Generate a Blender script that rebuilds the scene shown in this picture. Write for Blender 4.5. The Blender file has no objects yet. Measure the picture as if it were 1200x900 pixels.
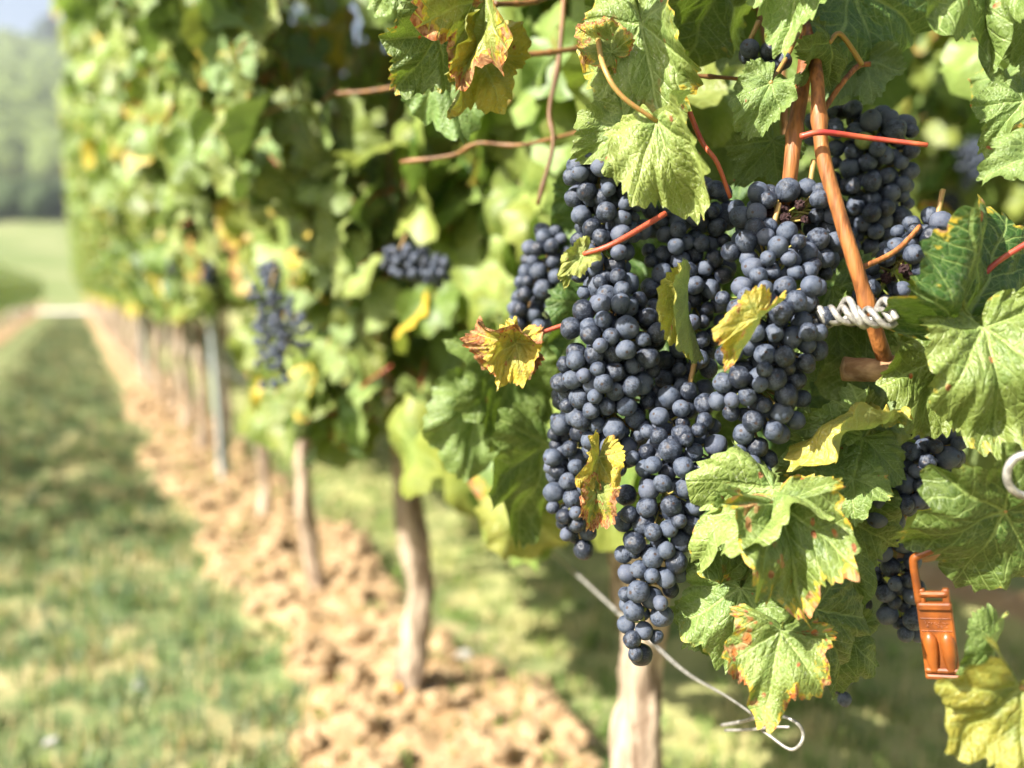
import bpy, math, random
import numpy as np
from mathutils import Vector, Matrix, noise as mn

rng = np.random.default_rng(11)
random.seed(11)
S = bpy.context.scene
COL = S.collection
PI = math.pi

# ------------------------------------------------------------------ camera
FPX = 1150.0
TH = math.atan(515 / FPX * math.cos(math.atan(110 / FPX)))
PH = math.atan(110 / FPX)
CAM = np.array([0.0, 0.0, 0.85])
FWD = np.array([math.sin(TH) * math.cos(PH), math.cos(TH) * math.cos(PH), -math.sin(PH)])
RGT = np.array([math.cos(TH), -math.sin(TH), 0.0])
UPV = np.cross(RGT, FWD)


def at(px, py, d):
    return CAM + d * (FWD + (px - 600) / FPX * RGT - (py - 450) / FPX * UPV)


def proj(p):
    q = np.asarray(p) - CAM
    d = q @ FWD
    if d < 0.05:
        return -9999.0, -9999.0, d
    return 600 + FPX * (q @ RGT) / d, 450 - FPX * (q @ UPV) / d, d


def nrm(v):
    v = np.asarray(v, float)
    return v / (np.linalg.norm(v) + 1e-12)


# ------------------------------------------------------------------ object helpers
def tag(o, label=None, cat=None, group=None, kind=None):
    if label: o['label'] = label
    if cat: o['category'] = cat
    if group: o['group'] = group
    if kind: o['kind'] = kind
    return o


def empty(name, loc=(0, 0, 0)):
    o = bpy.data.objects.new(name, None)
    o.empty_display_size = 0.05
    o.location = loc
    COL.objects.link(o)
    return o


def place(name, me, parent=None, M=None, color=None):
    o = bpy.data.objects.new(name, me)
    COL.objects.link(o)
    if parent is not None: o.parent = parent
    if M is not None: o.matrix_basis = M
    if color is not None: o.color = color
    return o


def m4(Y, Z, loc, sc):
    """matrix with local +Y along Y and +Z as near Z as possible"""
    Y = nrm(Y)
    Z = np.asarray(Z, float)
    Z = nrm(Z - Y * (Z @ Y))
    X = np.cross(Y, Z)
    M = Matrix.Identity(4)
    for i in range(3):
        M[i][0], M[i][1], M[i][2], M[i][3] = X[i] * sc, Y[i] * sc, Z[i] * sc, loc[i]
    return M


class Geo:
    """collects quads and triangles, then builds ONE mesh"""

    def __init__(s):
        s.V, s.Q, s.T, s.UV, s.C, s.mq, s.mt, s.E = [], [], [], [], [], [], [], []
        s.n = 0

    def add(s, V, Q=None, T=None, uv=None, col=None, edge=None, mi=0):
        V = np.asarray(V, float)
        k = len(V)
        s.V.append(V)
        if Q is not None and len(Q):
            s.Q.append(np.asarray(Q, int) + s.n); s.mq.append(np.full(len(Q), mi))
        if T is not None and len(T):
            s.T.append(np.asarray(T, int) + s.n); s.mt.append(np.full(len(T), mi))
        s.UV.append(np.zeros((k, 2)) if uv is None else uv)
        c = np.zeros((k, 4))
        if col is not None: c[:] = col
        s.C.append(c)
        s.E.append(np.zeros(k) if edge is None else edge)
        s.n += k
        return s

    def mesh(s, name, mats, smooth=True):
        V = np.concatenate(s.V)
        Q = np.concatenate(s.Q) if s.Q else np.zeros((0, 4), int)
        T = np.concatenate(s.T) if s.T else np.zeros((0, 3), int)
        me = bpy.data.meshes.new(name)
        nl = Q.size + T.size
        me.vertices.add(len(V)); me.loops.add(nl); me.polygons.add(len(Q) + len(T))
        me.vertices.foreach_set('co', V.ravel().astype(np.float32))
        li = np.concatenate([Q.ravel(), T.ravel()]).astype(np.int32)
        me.loops.foreach_set('vertex_index', li)
        st = np.concatenate([np.arange(len(Q)) * 4, Q.size + np.arange(len(T)) * 3]).astype(np.int32)
        me.polygons.foreach_set('loop_start', st)
        mi = np.concatenate([np.concatenate(s.mq) if s.mq else np.zeros(0), np.concatenate(s.mt) if s.mt else np.zeros(0)])
        me.polygons.foreach_set('material_index', mi.astype(np.int32))
        me.polygons.foreach_set('use_smooth', np.full(len(mi), smooth))
        uv = np.concatenate(s.UV)
        if np.any(uv):
            l = me.uv_layers.new(name='UVMap')
            l.data.foreach_set('uv', uv[li].ravel().astype(np.float32))
        c = np.concatenate(s.C)
        if np.any(c):
            a = me.attributes.new('lv', 'FLOAT_COLOR', 'POINT')
            a.data.foreach_set('color', c.ravel().astype(np.float32))
        e = np.concatenate(s.E)
        if np.any(e):
            a = me.attributes.new('edge', 'FLOAT', 'POINT')
            a.data.foreach_set('value', e.astype(np.float32))
        for m in mats: me.materials.append(m)
        me.update(calc_edges=True)
        me.validate()
        return me

    def build(s, name, mats, parent=None, loc=None, smooth=True):
        me = s.mesh(name, mats if isinstance(mats, (list, tuple)) else [mats], smooth)
        return place(name, me, parent, None if loc is None else Matrix.Translation(Vector(loc)))


def frames(P):
    T = np.gradient(P, axis=0)
    T /= np.linalg.norm(T, axis=1)[:, None] + 1e-12
    ref = np.array([0.31, 0.87, 0.13]) if abs(T[0] @ np.array([0, 1, 0])) < .9 else np.array([1., 0, .2])
    N = np.zeros_like(P); n = nrm(ref - T[0] * (ref @ T[0]))
    for i in range(len(P)):
        n = nrm(n - T[i] * (n @ T[i])); N[i] = n
    return T, N, np.cross(T, N)


def tube(P, R, k=6, caps=True, rough=0.0, seed=0, lobes=0.0):
    P = np.asarray(P, float); n = len(P)
    R = np.broadcast_to(np.asarray(R, float), (n,))
    T, N, B = frames(P)
    a = np.arange(k) * 2 * PI / k
    V = np.zeros((n, k, 3))
    r2 = np.random.default_rng(seed)
    off = r2.uniform(0, 50, 3)
    for i in range(n):
        for j in range(k):
            r = R[i]
            d = math.cos(a[j]) * N[i] + math.sin(a[j]) * B[i]
            if rough:
                q = P[i] + d * R[i]
                q2 = Vector((q[0] * 40 + off[0], q[1] * 40 + off[1], q[2] * 11 + off[2]))
                r *= 1 + rough * mn.noise(q2) + rough * .6 * mn.noise(q2 * 2.7)
            V[i, j] = P[i] + d * r
    idx = np.arange(n * k).reshape(n, k)
    q = np.stack([idx[:-1], np.roll(idx[:-1], -1, 1), np.roll(idx[1:], -1, 1), idx[1:]], -1).reshape(-1, 4)
    V = V.reshape(-1, 3); t = None
    if caps:
        V = np.vstack([V, P[0] - T[0] * R[0] * .3, P[-1] + T[-1] * R[-1] * .3])
        a0, a1 = n * k, n * k + 1
        t = [(a0, idx[0][(j + 1) % k], idx[0][j]) for j in range(k)] + [(a1, idx[-1][j], idx[-1][(j + 1) % k]) for j in range(k)]
    return V, q, t


def noded(n, r0, r1, gap, seed=0, amt=.38):
    i = np.arange(n)
    r = np.linspace(r0, r1, n)
    c0 = np.random.default_rng(seed).uniform(2, gap)
    k = np.arange(-1, n / gap + 1) * gap + c0
    return r * (1 + amt * np.exp(-((i[:, None] - k[None]) / 1.1) ** 2).sum(1))


def spline(P, n):
    """Catmull-Rom through the points"""
    P = np.asarray(P, float)
    Q = np.vstack([2 * P[0] - P[1], P, 2 * P[-1] - P[-2]])
    out = []
    u = np.linspace(0, len(P) - 1 - 1e-6, n)
    for t in u:
        i = int(t); f = t - i
        p0, p1, p2, p3 = Q[i], Q[i + 1], Q[i + 2], Q[i + 3]
        out.append(.5 * ((2 * p1) + (-p0 + p2) * f + (2 * p0 - 5 * p1 + 4 * p2 - p3) * f * f + (-p0 + 3 * p1 - 3 * p2 + p3) * f ** 3))
    return np.array(out)


def sphere(nu=20, nv=12):
    V = [(0, 0, 1)]
    for i in range(1, nv):
        p = PI * i / nv
        for j in range(nu):
            t = 2 * PI * j / nu
            V.append((math.sin(p) * math.cos(t), math.sin(p) * math.sin(t), math.cos(p)))
    V.append((0, 0, -1))
    Q, T = [], []
    for j in range(nu):
        T.append((0, 1 + j, 1 + (j + 1) % nu))
        b = 1 + (nv - 2) * nu
        T.append((len(V) - 1, b + (j + 1) % nu, b + j))
    for i in range(nv - 2):
        for j in range(nu):
            a = 1 + i * nu
            Q.append((a + j, a + nu + j, a + nu + (j + 1) % nu, a + (j + 1) % nu))
    return np.array(V, float), np.array(Q), np.array(T)


def box(g, x0, x1, y0, y1, z0, z1, mi=0):
    V = [(x, y, z) for z in (z0, z1) for y in (y0, y1) for x in (x0, x1)]
    g.add(V, [(0, 2, 3, 1), (4, 5, 7, 6), (0, 1, 5, 4), (2, 6, 7, 3), (0, 4, 6, 2), (1, 3, 7, 5)], mi=mi)


# ------------------------------------------------------------------ node helpers
class E:
    def __init__(s, g, k): s.g, s.k = g, k
    def __add__(s, o): return s.g.m('ADD', s, o)
    __radd__ = __add__
    def __sub__(s, o): return s.g.m('SUBTRACT', s, o)
    def __rsub__(s, o): return s.g.m('SUBTRACT', o, s)
    def __mul__(s, o): return s.g.m('MULTIPLY', s, o)
    __rmul__ = __mul__
    def __truediv__(s, o): return s.g.m('DIVIDE', s, o)


class NG:
    def __init__(s, name):
        s.mat = bpy.data.materials.new(name); s.mat.use_nodes = True
        s.nt = s.mat.node_tree; s.nt.nodes.clear()

    def n(s, t): return s.nt.nodes.new(t)

    def put(s, sock, v):
        if isinstance(v, E): s.nt.links.new(v.k, sock)
        elif v is None: pass
        elif isinstance(v, (tuple, list)):
            v = tuple(v)
            if sock.type == 'RGBA' and len(v) == 3: v = v + (1,)
            sock.default_value = v
        else: sock.default_value = v

    def m(s, op, a, b=None, c=None, clamp=False):
        nd = s.n('ShaderNodeMath'); nd.operation = op; nd.use_clamp = clamp
        for i, v in enumerate((a, b, c)):
            if v is not None: s.put(nd.inputs[i], v)
        return E(s, nd.outputs[0])

    def mix(s, f, a, b):
        nd = s.n('ShaderNodeMix'); nd.data_type = 'RGBA'
        s.put(nd.inputs[0], f); s.put(nd.inputs[6], a); s.put(nd.inputs[7], b)
        return E(s, nd.outputs[2])

    def noise(s, vec, scale, detail=2.0, rough=.55, color=False):
        nd = s.n('ShaderNodeTexNoise')
        s.put(nd.inputs['Vector'], vec); s.put(nd.inputs['Scale'], scale)
        nd.inputs['Detail'].default_value = detail; nd.inputs['Roughness'].default_value = rough
        return E(s, nd.outputs[1 if color else 0])

    def vor(s, vec, scale, feat='F1', out=0):
        nd = s.n('ShaderNodeTexVoronoi'); nd.feature = feat
        s.put(nd.inputs['Vector'], vec); s.put(nd.inputs['Scale'], scale)
        return E(s, nd.outputs[out])

    def ss(s, x, a, b, lo=0.0, hi=1.0):
        nd = s.n('ShaderNodeMapRange'); nd.interpolation_type = 'SMOOTHSTEP'
        for i, v in enumerate((x, a, b, lo, hi)): s.put(nd.inputs[i], v)
        return E(s, nd.outputs[0])

    def comb(s, x, y, z):
        nd = s.n('ShaderNodeCombineXYZ')
        for i, v in enumerate((x, y, z)): s.put(nd.inputs[i], v)
        return E(s, nd.outputs[0])

    def sep(s, v):
        nd = s.n('ShaderNodeSeparateXYZ'); s.put(nd.inputs[0], v)
        return [E(s, o) for o in nd.outputs]

    def sepc(s, v):
        nd = s.n('ShaderNodeSeparateColor'); s.put(nd.inputs[0], v)
        return [E(s, o) for o in nd.outputs]

    def vm(s, op, a, b):
        nd = s.n('ShaderNodeVectorMath'); nd.operation = op
        s.put(nd.inputs[0], a); s.put(nd.inputs[1], b)
        return E(s, nd.outputs[0])

    def tc(s, k='Object'):
        return E(s, s.n('ShaderNodeTexCoord').outputs[k])

    def attr(s, name, out='Color'):
        nd = s.n('ShaderNodeAttribute'); nd.attribute_name = name
        return E(s, nd.outputs[out])

    def geo(s, k): return E(s, s.n('ShaderNodeNewGeometry').outputs[k])
    def oi(s, k): return E(s, s.n('ShaderNodeObjectInfo').outputs[k])

    def bump(s, h, strength=.5, dist=.01):
        nd = s.n('ShaderNodeBump')
        s.put(nd.inputs['Strength'], strength); s.put(nd.inputs['Distance'], dist); s.put(nd.inputs['Height'], h)
        return E(s, nd.outputs[0])

    def bsdf(s, col, rough=.6, spec=.5, metal=0.0, normal=None, **kw):
        nd = s.n('ShaderNodeBsdfPrincipled')
        s.put(nd.inputs['Base Color'], col); s.put(nd.inputs['Roughness'], rough)
        s.put(nd.inputs['Specular IOR Level'], spec); s.put(nd.inputs['Metallic'], metal)
        if normal is not None: s.put(nd.inputs['Normal'], normal)
        for k, v in kw.items(): s.put(nd.inputs[k.replace('_', ' ')], v)
        return E(s, nd.outputs[0])

    def out(s, sh):
        o = s.n('ShaderNodeOutputMaterial'); s.nt.links.new(sh.k, o.inputs[0])
        return s.mat


def leaf_material(name, per_object, fine):
    g = NG(name)
    if per_object:
        c = g.oi('Color'); al = g.oi('Alpha'); rnd = g.oi('Random')
    else:
        c = g.attr('lv'); al = g.attr('lv', 'Alpha'); rnd = al
    br, ye, li = g.sepc(c)
    uv = g.tc('UV')
    ux, uy, _ = g.sep(uv)
    x0 = (ux - .5) * 2.4
    y0 = (uy - .5) * 2.4
    rv = g.comb(x0, y0, rnd * 37.0)
    if fine:
        w = g.noise(rv, 3.0, 2, color=True)
        wx, wy, _ = g.sepc(w)
        x = x0 + (wx - .5) * .09
        y = y0 + (wy - .5) * .09
    else:
        x, y = x0, y0
    r = g.m('SQRT', x * x + y * y)
    sa = g.m('ARCTAN2', x, y)
    a = g.m('ABSOLUTE', sa)
    th = g.m('GREATER_THAN', a, .44) * .90 + g.m('GREATER_THAN', a, 1.36) * .94
    de = a - th
    u = r * g.m('COSINE', de)
    vs = r * g.m('SINE', de)
    v = g.m('ABSOLUTE', vs)
    w1 = 0.026 - r * .016
    prim = g.ss(v, w1 * .45, w1 * 1.15, 1.0, 0.0)
    sg = g.m('GREATER_THAN', vs, 0.0) * .47
    s_ = (u - v * .85) / .155 + sg + th * 2.0
    d = .5 - g.m('ABSOLUTE', g.m('FRACT', s_) - .5)
    sec = g.ss(d, .030, .085, 1.0, 0.0)
    vein = g.m('MAXIMUM', prim, sec * .75)
    n2 = g.noise(rv, 4.0, 3)
    n3 = g.noise(rv, 14.0, 2)
    if fine:
        cell = g.vor(g.comb(x, y, rnd * 11.0), 15.0, 'DISTANCE_TO_EDGE')
        ter = g.ss(cell, .01, .09, 1.0, 0.0)
        cell2 = g.vor(g.comb(x, y, rnd * 5.0), 42.0, 'DISTANCE_TO_EDGE')
        ter2 = g.ss(cell2, .0, .12, 1.0, 0.0)
    edge = g.attr('edge', 'Fac')
    back = g.geo('Backfacing')
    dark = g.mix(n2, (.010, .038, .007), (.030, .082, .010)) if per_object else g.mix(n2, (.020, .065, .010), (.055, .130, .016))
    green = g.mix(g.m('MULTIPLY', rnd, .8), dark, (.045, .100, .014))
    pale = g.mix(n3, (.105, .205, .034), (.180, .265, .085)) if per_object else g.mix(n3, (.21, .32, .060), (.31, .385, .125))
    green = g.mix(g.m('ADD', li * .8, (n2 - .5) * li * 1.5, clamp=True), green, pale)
    yel = g.mix(n3, (.42, .36, .03), (.50, .30, .035))
    ym = g.m('MULTIPLY', ye, g.ss(n2 + edge * .5 - .35, .05, .6, .35, 1.3), clamp=True)
    green = g.mix(ym, green, yel)
    vcol = g.mix(ye, (.22, .30, .085), (.42, .36, .08))
    green = g.mix(vein * (.55 + .35 * back), green, vcol)
    if fine:
        green = g.mix(ter * .22, green, (.25, .33, .10))
        green = g.mix(ter2 * .16 * (.4 + li), green, (.34, .40, .18))
        resid = g.ss(g.noise(rv, 38.0, 2), .56, .72) * g.ss(n2, .4, .65)
        green = g.mix(resid * .65 * (.3 + li), green, (.42, .45, .33))
    under = g.mix(.55, green, (.12, .18, .09))
    green = g.mix(back, green, under)
    # scorched margin and spots
    f = edge + (n2 - .5) * .9 + (n3 - .5) * .5 + br * .52 - vein * .22 - .17
    halo = g.ss(f, .97, 1.10)
    green = g.mix(halo * g.ss(br, .10, .35), green, (.46, .33, .03))
    bm = g.ss(f, 1.08, 1.16) * g.ss(br, .08, .25)
    bcol = g.mix(g.ss(n3, .35, .65), (.17, .055, .018), (.40, .23, .10))
    bcol = g.mix(g.ss(g.noise(rv, 9.0, 1), .55, .68), bcol, (.36, .10, .02))
    if fine:
        sp = g.vor(g.comb(x, y, rnd * 91.0), 5.5)
        spr = g.vor(g.comb(x, y, rnd * 91.0), 5.5, 'F1', 1)
        sr, _, _ = g.sepc(spr)
        spot = g.ss(sp + g.m('GREATER_THAN', sr, br * .75) * 2.0 + (n3 - .5) * .25, .13, .2, 1.0, 0.0)
        patch = g.ss(g.noise(rv, 2.6, 3, .65) - vein * .06, .60, .645) * g.ss(br, .33, .5)
        bm = g.m('MAXIMUM', g.m('MAXIMUM', bm, spot), patch * .85)
    col = g.mix(bm, green, bcol)
    hgt = vein * -.6 + n2 * .5
    if fine:
        hgt = vein * -.9 + g.ss(cell, 0.0, .35) * .42 + g.ss(cell2, 0.0, .4) * .12 + n3 * .2
    sgn = 1.0 - 2.0 * back
    nm = g.bump(hgt * sgn, .42 if fine else .3, .0035)
    b = g.bsdf(col, g.mix(bm, (.46, .46, .46), (.8, .8, .8)), .38, normal=nm)
    t = g.n('ShaderNodeBsdfTranslucent')
    tcol = g.mix(.5, g.mix(1.0, col, col), (.30, .46, .03))
    tcol = g.mix(bm, tcol, bcol)
    g.put(t.inputs[0], tcol)
    ms = g.n('ShaderNodeMixShader')
    g.put(ms.inputs[0], (.16 if per_object else .30) - vein * .07)
    g.nt.links.new(b.k, ms.inputs[1]); g.nt.links.new(t.outputs[0], ms.inputs[2])
    return g.out(E(g, ms.outputs[0]))


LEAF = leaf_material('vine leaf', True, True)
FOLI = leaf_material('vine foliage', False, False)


def simple(name, c1, c2, scale, rough=.6, bump=.4, bd=.003, stretch=(1, 1, 1), spec=.4, metal=0.0, detail=3, rnd=False):
    g = NG(name)
    p = g.vm('MULTIPLY', g.tc('Object'), stretch)
    if rnd: p = g.vm('ADD', p, g.comb(g.oi('Random') * 7, g.oi('Random') * 13, 0.0))
    n = g.noise(p, scale, detail)
    n2 = g.noise(p, scale * 3.3, 2)
    col = g.mix(g.ss(n * .7 + n2 * .3, .35, .65), c1, c2)
    return g.out(g.bsdf(col, rough, spec, metal, g.bump(n + n2 * .5, bump, bd)))


BARK = simple('vine bark', (.15, .105, .07), (.50, .40, .29), 38, .9, 1.0, .008, (1, 1, .16), .15, rnd=True)
OLDW = simple('old cordon wood', (.22, .12, .06), (.55, .36, .20), 60, .85, .8, .003, (.2, 1, 1), .2)
CANE = simple('ripe cane', (.11, .036, .010), (.36, .135, .034), 110, .55, 1.0, .0015, (1, 1, .12), .45)
CANEB = simple('young cane', (.10, .045, .013), (.22, .105, .03), 40, .5, .3, .002, (1, 1, .2), .4, rnd=True)
PETI = simple('red petiole', (.26, .025, .022), (.42, .10, .035), 35, .42, .2, .001, (1, 1, 1), .45)
PETG = simple('green petiole', (.24, .20, .05), (.38, .17, .055), 40, .45, .2, .001, (1, 1, 1), .45)
STEM = simple('bunch stem', (.20, .26, .05), (.34, .20, .07), 60, .5, .3, .001)
WIRE = simple('galvanised wire', (.17, .16, .145), (.40, .385, .35), 150, .42, .5, .0006, (1, 1, 1), .5, .35)
POST = simple('galvanised post', (.30, .33, .34), (.50, .54, .55), 14, .45, .2, .002, (1, 1, .3), .5, .5)
RAIS = simple('shrivelled grape', (.035, .012, .014), (.16, .075, .07), 2.2, .6, .9, .3)
CLIP = simple('orange plastic', (.12, .032, .007), (.26, .072, .011), 35, .38, .35, .0008, (1, 1, 1), .5)
CLOD = simple('dry clod', (.20, .130, .065), (.40, .285, .165), 30, .95, .8, .006, (1, 1, 1), .1)
STON = simple('pale stone', (.34, .33, .31), (.60, .57, .52), 40, .85, .5, .004, (1, 1, 1), .2, rnd=True)
GRAV = simple('pale gravel', (.55, .48, .40), (.72, .66, .57), 3, .95, .3, .01)


def grape_material():
    g = NG('grape skin')
    o = g.tc('Object'); r = g.oi('Random')
    p = g.vm('ADD', o, g.comb(r * 31.0, r * 17.0, r * 53.0))
    n1 = g.noise(p, 1.3, 3, .6)
    n2 = g.noise(p, 6.0, 3, .65)
    n3 = g.noise(p, 26.0, 2, .6)
    dark = g.mix(g.ss(r, .82, .97), (.006, .008, .015), (.030, .009, .016))
    bloom = g.mix(g.ss(n1, .3, .7), (.078, .105, .152), (.128, .144, .172))
    bloom = g.mix(n2, bloom, (.045, .060, .10))
    wet = g.ss(n1 * .45 + n2 * .55 + (r - .5) * .20, .38, .57)
    am = wet * .80 + .10 - g.ss(n3, .54, .70) * .38
    col = g.mix(g.m('ADD', am, 0.0, clamp=True), dark, bloom)
    speck = g.vor(p, 7.0)
    col = g.mix(g.ss(speck, .05, .10, .55, 0.0), col, (.10, .055, .045))
    sc = g.noise(g.vm('MULTIPLY', p, (1.0, 9.0, 2.0)), 2.5, 2)
    col = g.mix(g.ss(sc, .66, .71, 0.0, .55), col, (.23, .23, .26))
    nv = g.n('ShaderNodeVectorMath'); nv.operation = 'NORMALIZE'; g.put(nv.inputs[0], o)
    _, _, z = g.sep(E(g, nv.outputs[0]))
    col = g.mix(g.ss(z, .986, .993), col, (.035, .022, .018))
    ro = .30 + wet * .34
    return g.out(g.bsdf(col, ro, .40, normal=g.bump(n3 * .4 + n2 * .3, .22, .06)))


GRAPE = grape_material()
UNRIPE = simple('unripe grape', (.16, .22, .06), (.26, .28, .10), 3, .4, .1, .01)

# ------------------------------------------------------------------ leaf geometry
CA = np.radians([0, 10, 20, 27, 36, 46, 54, 64, 76, 82, 92, 104, 116, 130, 145, 158, 168, 175, 180])
CR = np.array([1.0, .95, .84, .78, .82, .90, .93, .88, .78, .74, .77, .80, .77, .71, .66, .57, .40, .18, .05])


def leaf_geo(nc, nr, seed, fold=0., curl=.3, curlx=.2, wave=.08, ruff=.03, puck=.02, teeth=40, twist=0., tooth=.13, pinch=0., base=1.):
    r_ = np.random.default_rng(seed)
    th = np.linspace(-PI, PI, nc + 1)
    a = np.abs(th)
    cr = CR.copy()
    cr[[2, 3, 8, 9]] *= r_.uniform(.85, 1.14)
    RL = np.interp(a, CA, cr)
    # asymmetry
    RL = RL * (1 + .07 * np.sin(th + r_.uniform(0, 6)) + .05 * np.sin(3 * th + r_.uniform(0, 6)))
    if teeth:
        ph = th * teeth / (2 * PI) + .35 * np.sin(5 * th + r_.uniform(0, 6)) + .2 * np.sin(11 * th)
        saw = 1 - 2 * np.abs(ph - np.floor(ph) - .5)
        amp = tooth * (.6 + .4 * np.sin(ph * 2.1 + 1.0)) * np.clip((PI - a) / .5, 0, 1)
        RL = RL * (1 + amp * (saw - .55))
    else:
        alt = np.where(np.arange(nc + 1) % 2 == 0, 1.05, .93)
        RL = RL * alt
    t = np.linspace(0, 1, nr + 1)[1:] ** .85
    x = np.outer(t, RL * np.sin(th)).ravel()
    y = np.outer(t, RL * np.cos(th)).ravel()
    x = np.append(x, 0.0); y = np.append(y, 0.0)
    ed = np.append(np.repeat(t, nc + 1), 0.0)
    TT = np.append(np.tile(th, nr), 0.0)
    r = np.hypot(x, y)
    # veins
    aa = np.abs(np.arctan2(x, y))
    tk = np.where(aa > 1.36, 1.84, np.where(aa > .44, .90, 0.0))
    de = aa - tk
    u, vs = r * np.cos(de), r * np.sin(de)
    v = np.abs(vs)
    s_ = (u - v * .85) / .155 + (vs > 0) * .47 + tk * 2.0
    z = puck * (1 - np.cos(2 * PI * s_)) * np.clip(v / .1, 0, 1) * np.clip(1.15 - ed, 0, 1)
    z = z - puck * 1.6 * np.exp(-(v / .05) ** 2)
    z = z + wave * ed ** 1.5 * np.sin(3 * TT + r_.uniform(0, 6)) + wave * .6 * ed ** 2 * np.sin(5 * TT + r_.uniform(0, 6))
    z = z + ruff * ed ** 3 * np.sin(13 * TT + r_.uniform(0, 6)) + ruff * .6 * ed ** 3 * np.sin(23 * TT + r_.uniform(0, 6))
    o = r_.uniform(0, 40, 2)
    z = z + np.array([.19 * mn.noise(Vector((p * 2.2 + o[0], q * 2.2 + o[1], 0))) for p, q in zip(x, y)]) * (.4 + ed)
    uv = np.stack([x / 2.4 + .5, y / 2.4 + .5], 1)
    X, Y, Z = x.copy(), y.copy(), z.copy()
    if base < 1:
        lowb = np.minimum(Y, 0)
        Y = Y - lowb * (1 - base); Z = Z + lowb * (1 - base) * .8
    if pinch:
        k = 1 - pinch * np.clip(np.abs(X), 0, 1) * .5
        Y = Y * k
    if fold:
        sx = np.sqrt(X * X + .004) - .06
        X, Z = X * math.cos(fold) - Z * np.sin(fold) * np.sign(X), Z * math.cos(fold) + sx * math.sin(fold)
    if curlx:
        k = curlx
        X, Z = np.sin(k * X) / k * (1 - 0 * Z), Z - (1 - np.cos(k * X)) / k
    if curl:
        k = curl
        yy = Y
        Y, Z = np.sin(k * yy) / k + Z * np.sin(k * yy), Z * np.cos(k * yy) - (1 - np.cos(k * yy)) / k
    if twist:
        an = twist * Y
        X, Z = X * np.cos(an) - Z * np.sin(an), X * np.sin(an) + Z * np.cos(an)
    V = np.stack([X, Y, Z], 1)
    V -= V[-1]
    idx = np.arange(nr * (nc + 1)).reshape(nr, nc + 1)
    Q = np.stack([idx[:-1, :-1], idx[1:, :-1], idx[1:, 1:], idx[:-1, 1:]], -1).reshape(-1, 4)
    c = nr * (nc + 1)
    T = np.stack([np.full(nc, c), idx[0, :-1], idx[0, 1:]], 1)
    # make +Z the upper side
    Q = Q[:, ::-1]; T = T[:, ::-1]
    return V, Q, T, uv, ed


# ------------------------------------------------------------------ world and sun
SUN_EL, SUN_AZ = math.radians(40), math.radians(-100)   # azimuth from +Y, clockwise positive
sd = Vector((math.sin(SUN_AZ) * math.cos(SUN_EL), math.cos(SUN_AZ) * math.cos(SUN_EL), math.sin(SUN_EL)))
W = bpy.data.worlds.new('World'); S.world = W; W.use_nodes = True
nt = W.node_tree
sky = nt.nodes.new('ShaderNodeTexSky'); sky.sky_type = 'NISHITA'; sky.sun_disc = False
sky.sun_elevation = SUN_EL; sky.sun_rotation = SUN_AZ % (2 * PI)
sky.air_density = 1.0; sky.dust_density = 4.0; sky.ozone_density = 1.0
nt.links.new(sky.outputs[0], nt.nodes['Background'].inputs[0])
nt.nodes['Background'].inputs[1].default_value = .055
L = bpy.data.lights.new('sun', 'SUN'); L.energy = 5.0; L.angle = math.radians(.5); L.color = (1.0, .945, .86)
lo = bpy.data.objects.new('sun', L); COL.objects.link(lo)
lo.rotation_euler = sd.to_track_quat('Z', 'Y').to_euler(); lo.location = (-3, 0, 6)

cd = bpy.data.cameras.new('camera'); co = bpy.data.objects.new('camera', cd); COL.objects.link(co)
co.location = CAM; co.rotation_euler = (PI / 2 - PH, 0, -TH)
cd.sensor_width = 36; cd.lens = FPX / 1200 * 36; cd.clip_start = .02; cd.clip_end = 4000
cd.dof.use_dof = True; cd.dof.focus_distance = .735; cd.dof.aperture_fstop = 2.7; cd.dof.aperture_blades = 0
S.camera = co
S.view_settings.view_transform = 'Standard'; S.view_settings.look = 'None'
S.view_settings.exposure = 1.9; S.view_settings.gamma = 1
S.cycles.max_bounces = 6; S.cycles.transparent_max_bounces = 4; S.cycles.use_denoising = True
S.cycles.diffuse_bounces = 2; S.cycles.glossy_bounces = 2; S.cycles.transmission_bounces = 3
S.cycles.sample_clamp_indirect = 6
S.cycles.use_adaptive_sampling = True
S.cycles.adaptive_threshold = .02

# ------------------------------------------------------------------ ground
ROWX = .68
FARY = np.array([-400, 52, 100, 150, 200, 300, 450, 700, 900, 1600.])
FARZ = np.array([-.13, -.13, 2.5, 7, 14, 29, 74, 146, 160, 120.])


def grow(a, b, s0, k):
    out = [a]; s = s0
    while out[-1] < b:
        out.append(out[-1] + s); s *= k
    return out


def soil(x, y):
    """1 on the tilled strips under the rows"""
    w = .14 * mn.noise(Vector((x * 1.2, y * 1.3, 3))) + .06 * mn.noise(Vector((x * 6, y * 6, 5)))
    m = 0
    for rx, h0, h1 in ((ROWX, .27, .24), (-1.42, .28, .22), (2.6, .10, .10), (4.5, .1, .1)):
        d = x - rx
        hw = (h0 if d < 0 else h1) + w
        m = max(m, min(1, max(0, (hw - abs(d)) / .08 + .5)))
    return m


def gz(x, y, s=None):
    z = float(np.interp(y, FARY, FARZ))
    if y > 60:
        return z + (6 * mn.noise(Vector((x / 90, y / 90, 1))) + 2 * mn.noise(Vector((x / 30, y / 30, 2)))) * min(1, (y - 60) / 200)
    s = soil(x, y) if s is None else s
    z += .015 * mn.noise(Vector((x * 3, y * 3, 0)))
    if s > 0:
        q = Vector((x * 9, y * 9, 7))
        z += s * (.03 + .055 * max(0, mn.noise(q)) + .035 * abs(mn.noise(q * 2.3)) + .015 * mn.noise(q * 5.1))
    return z


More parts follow.
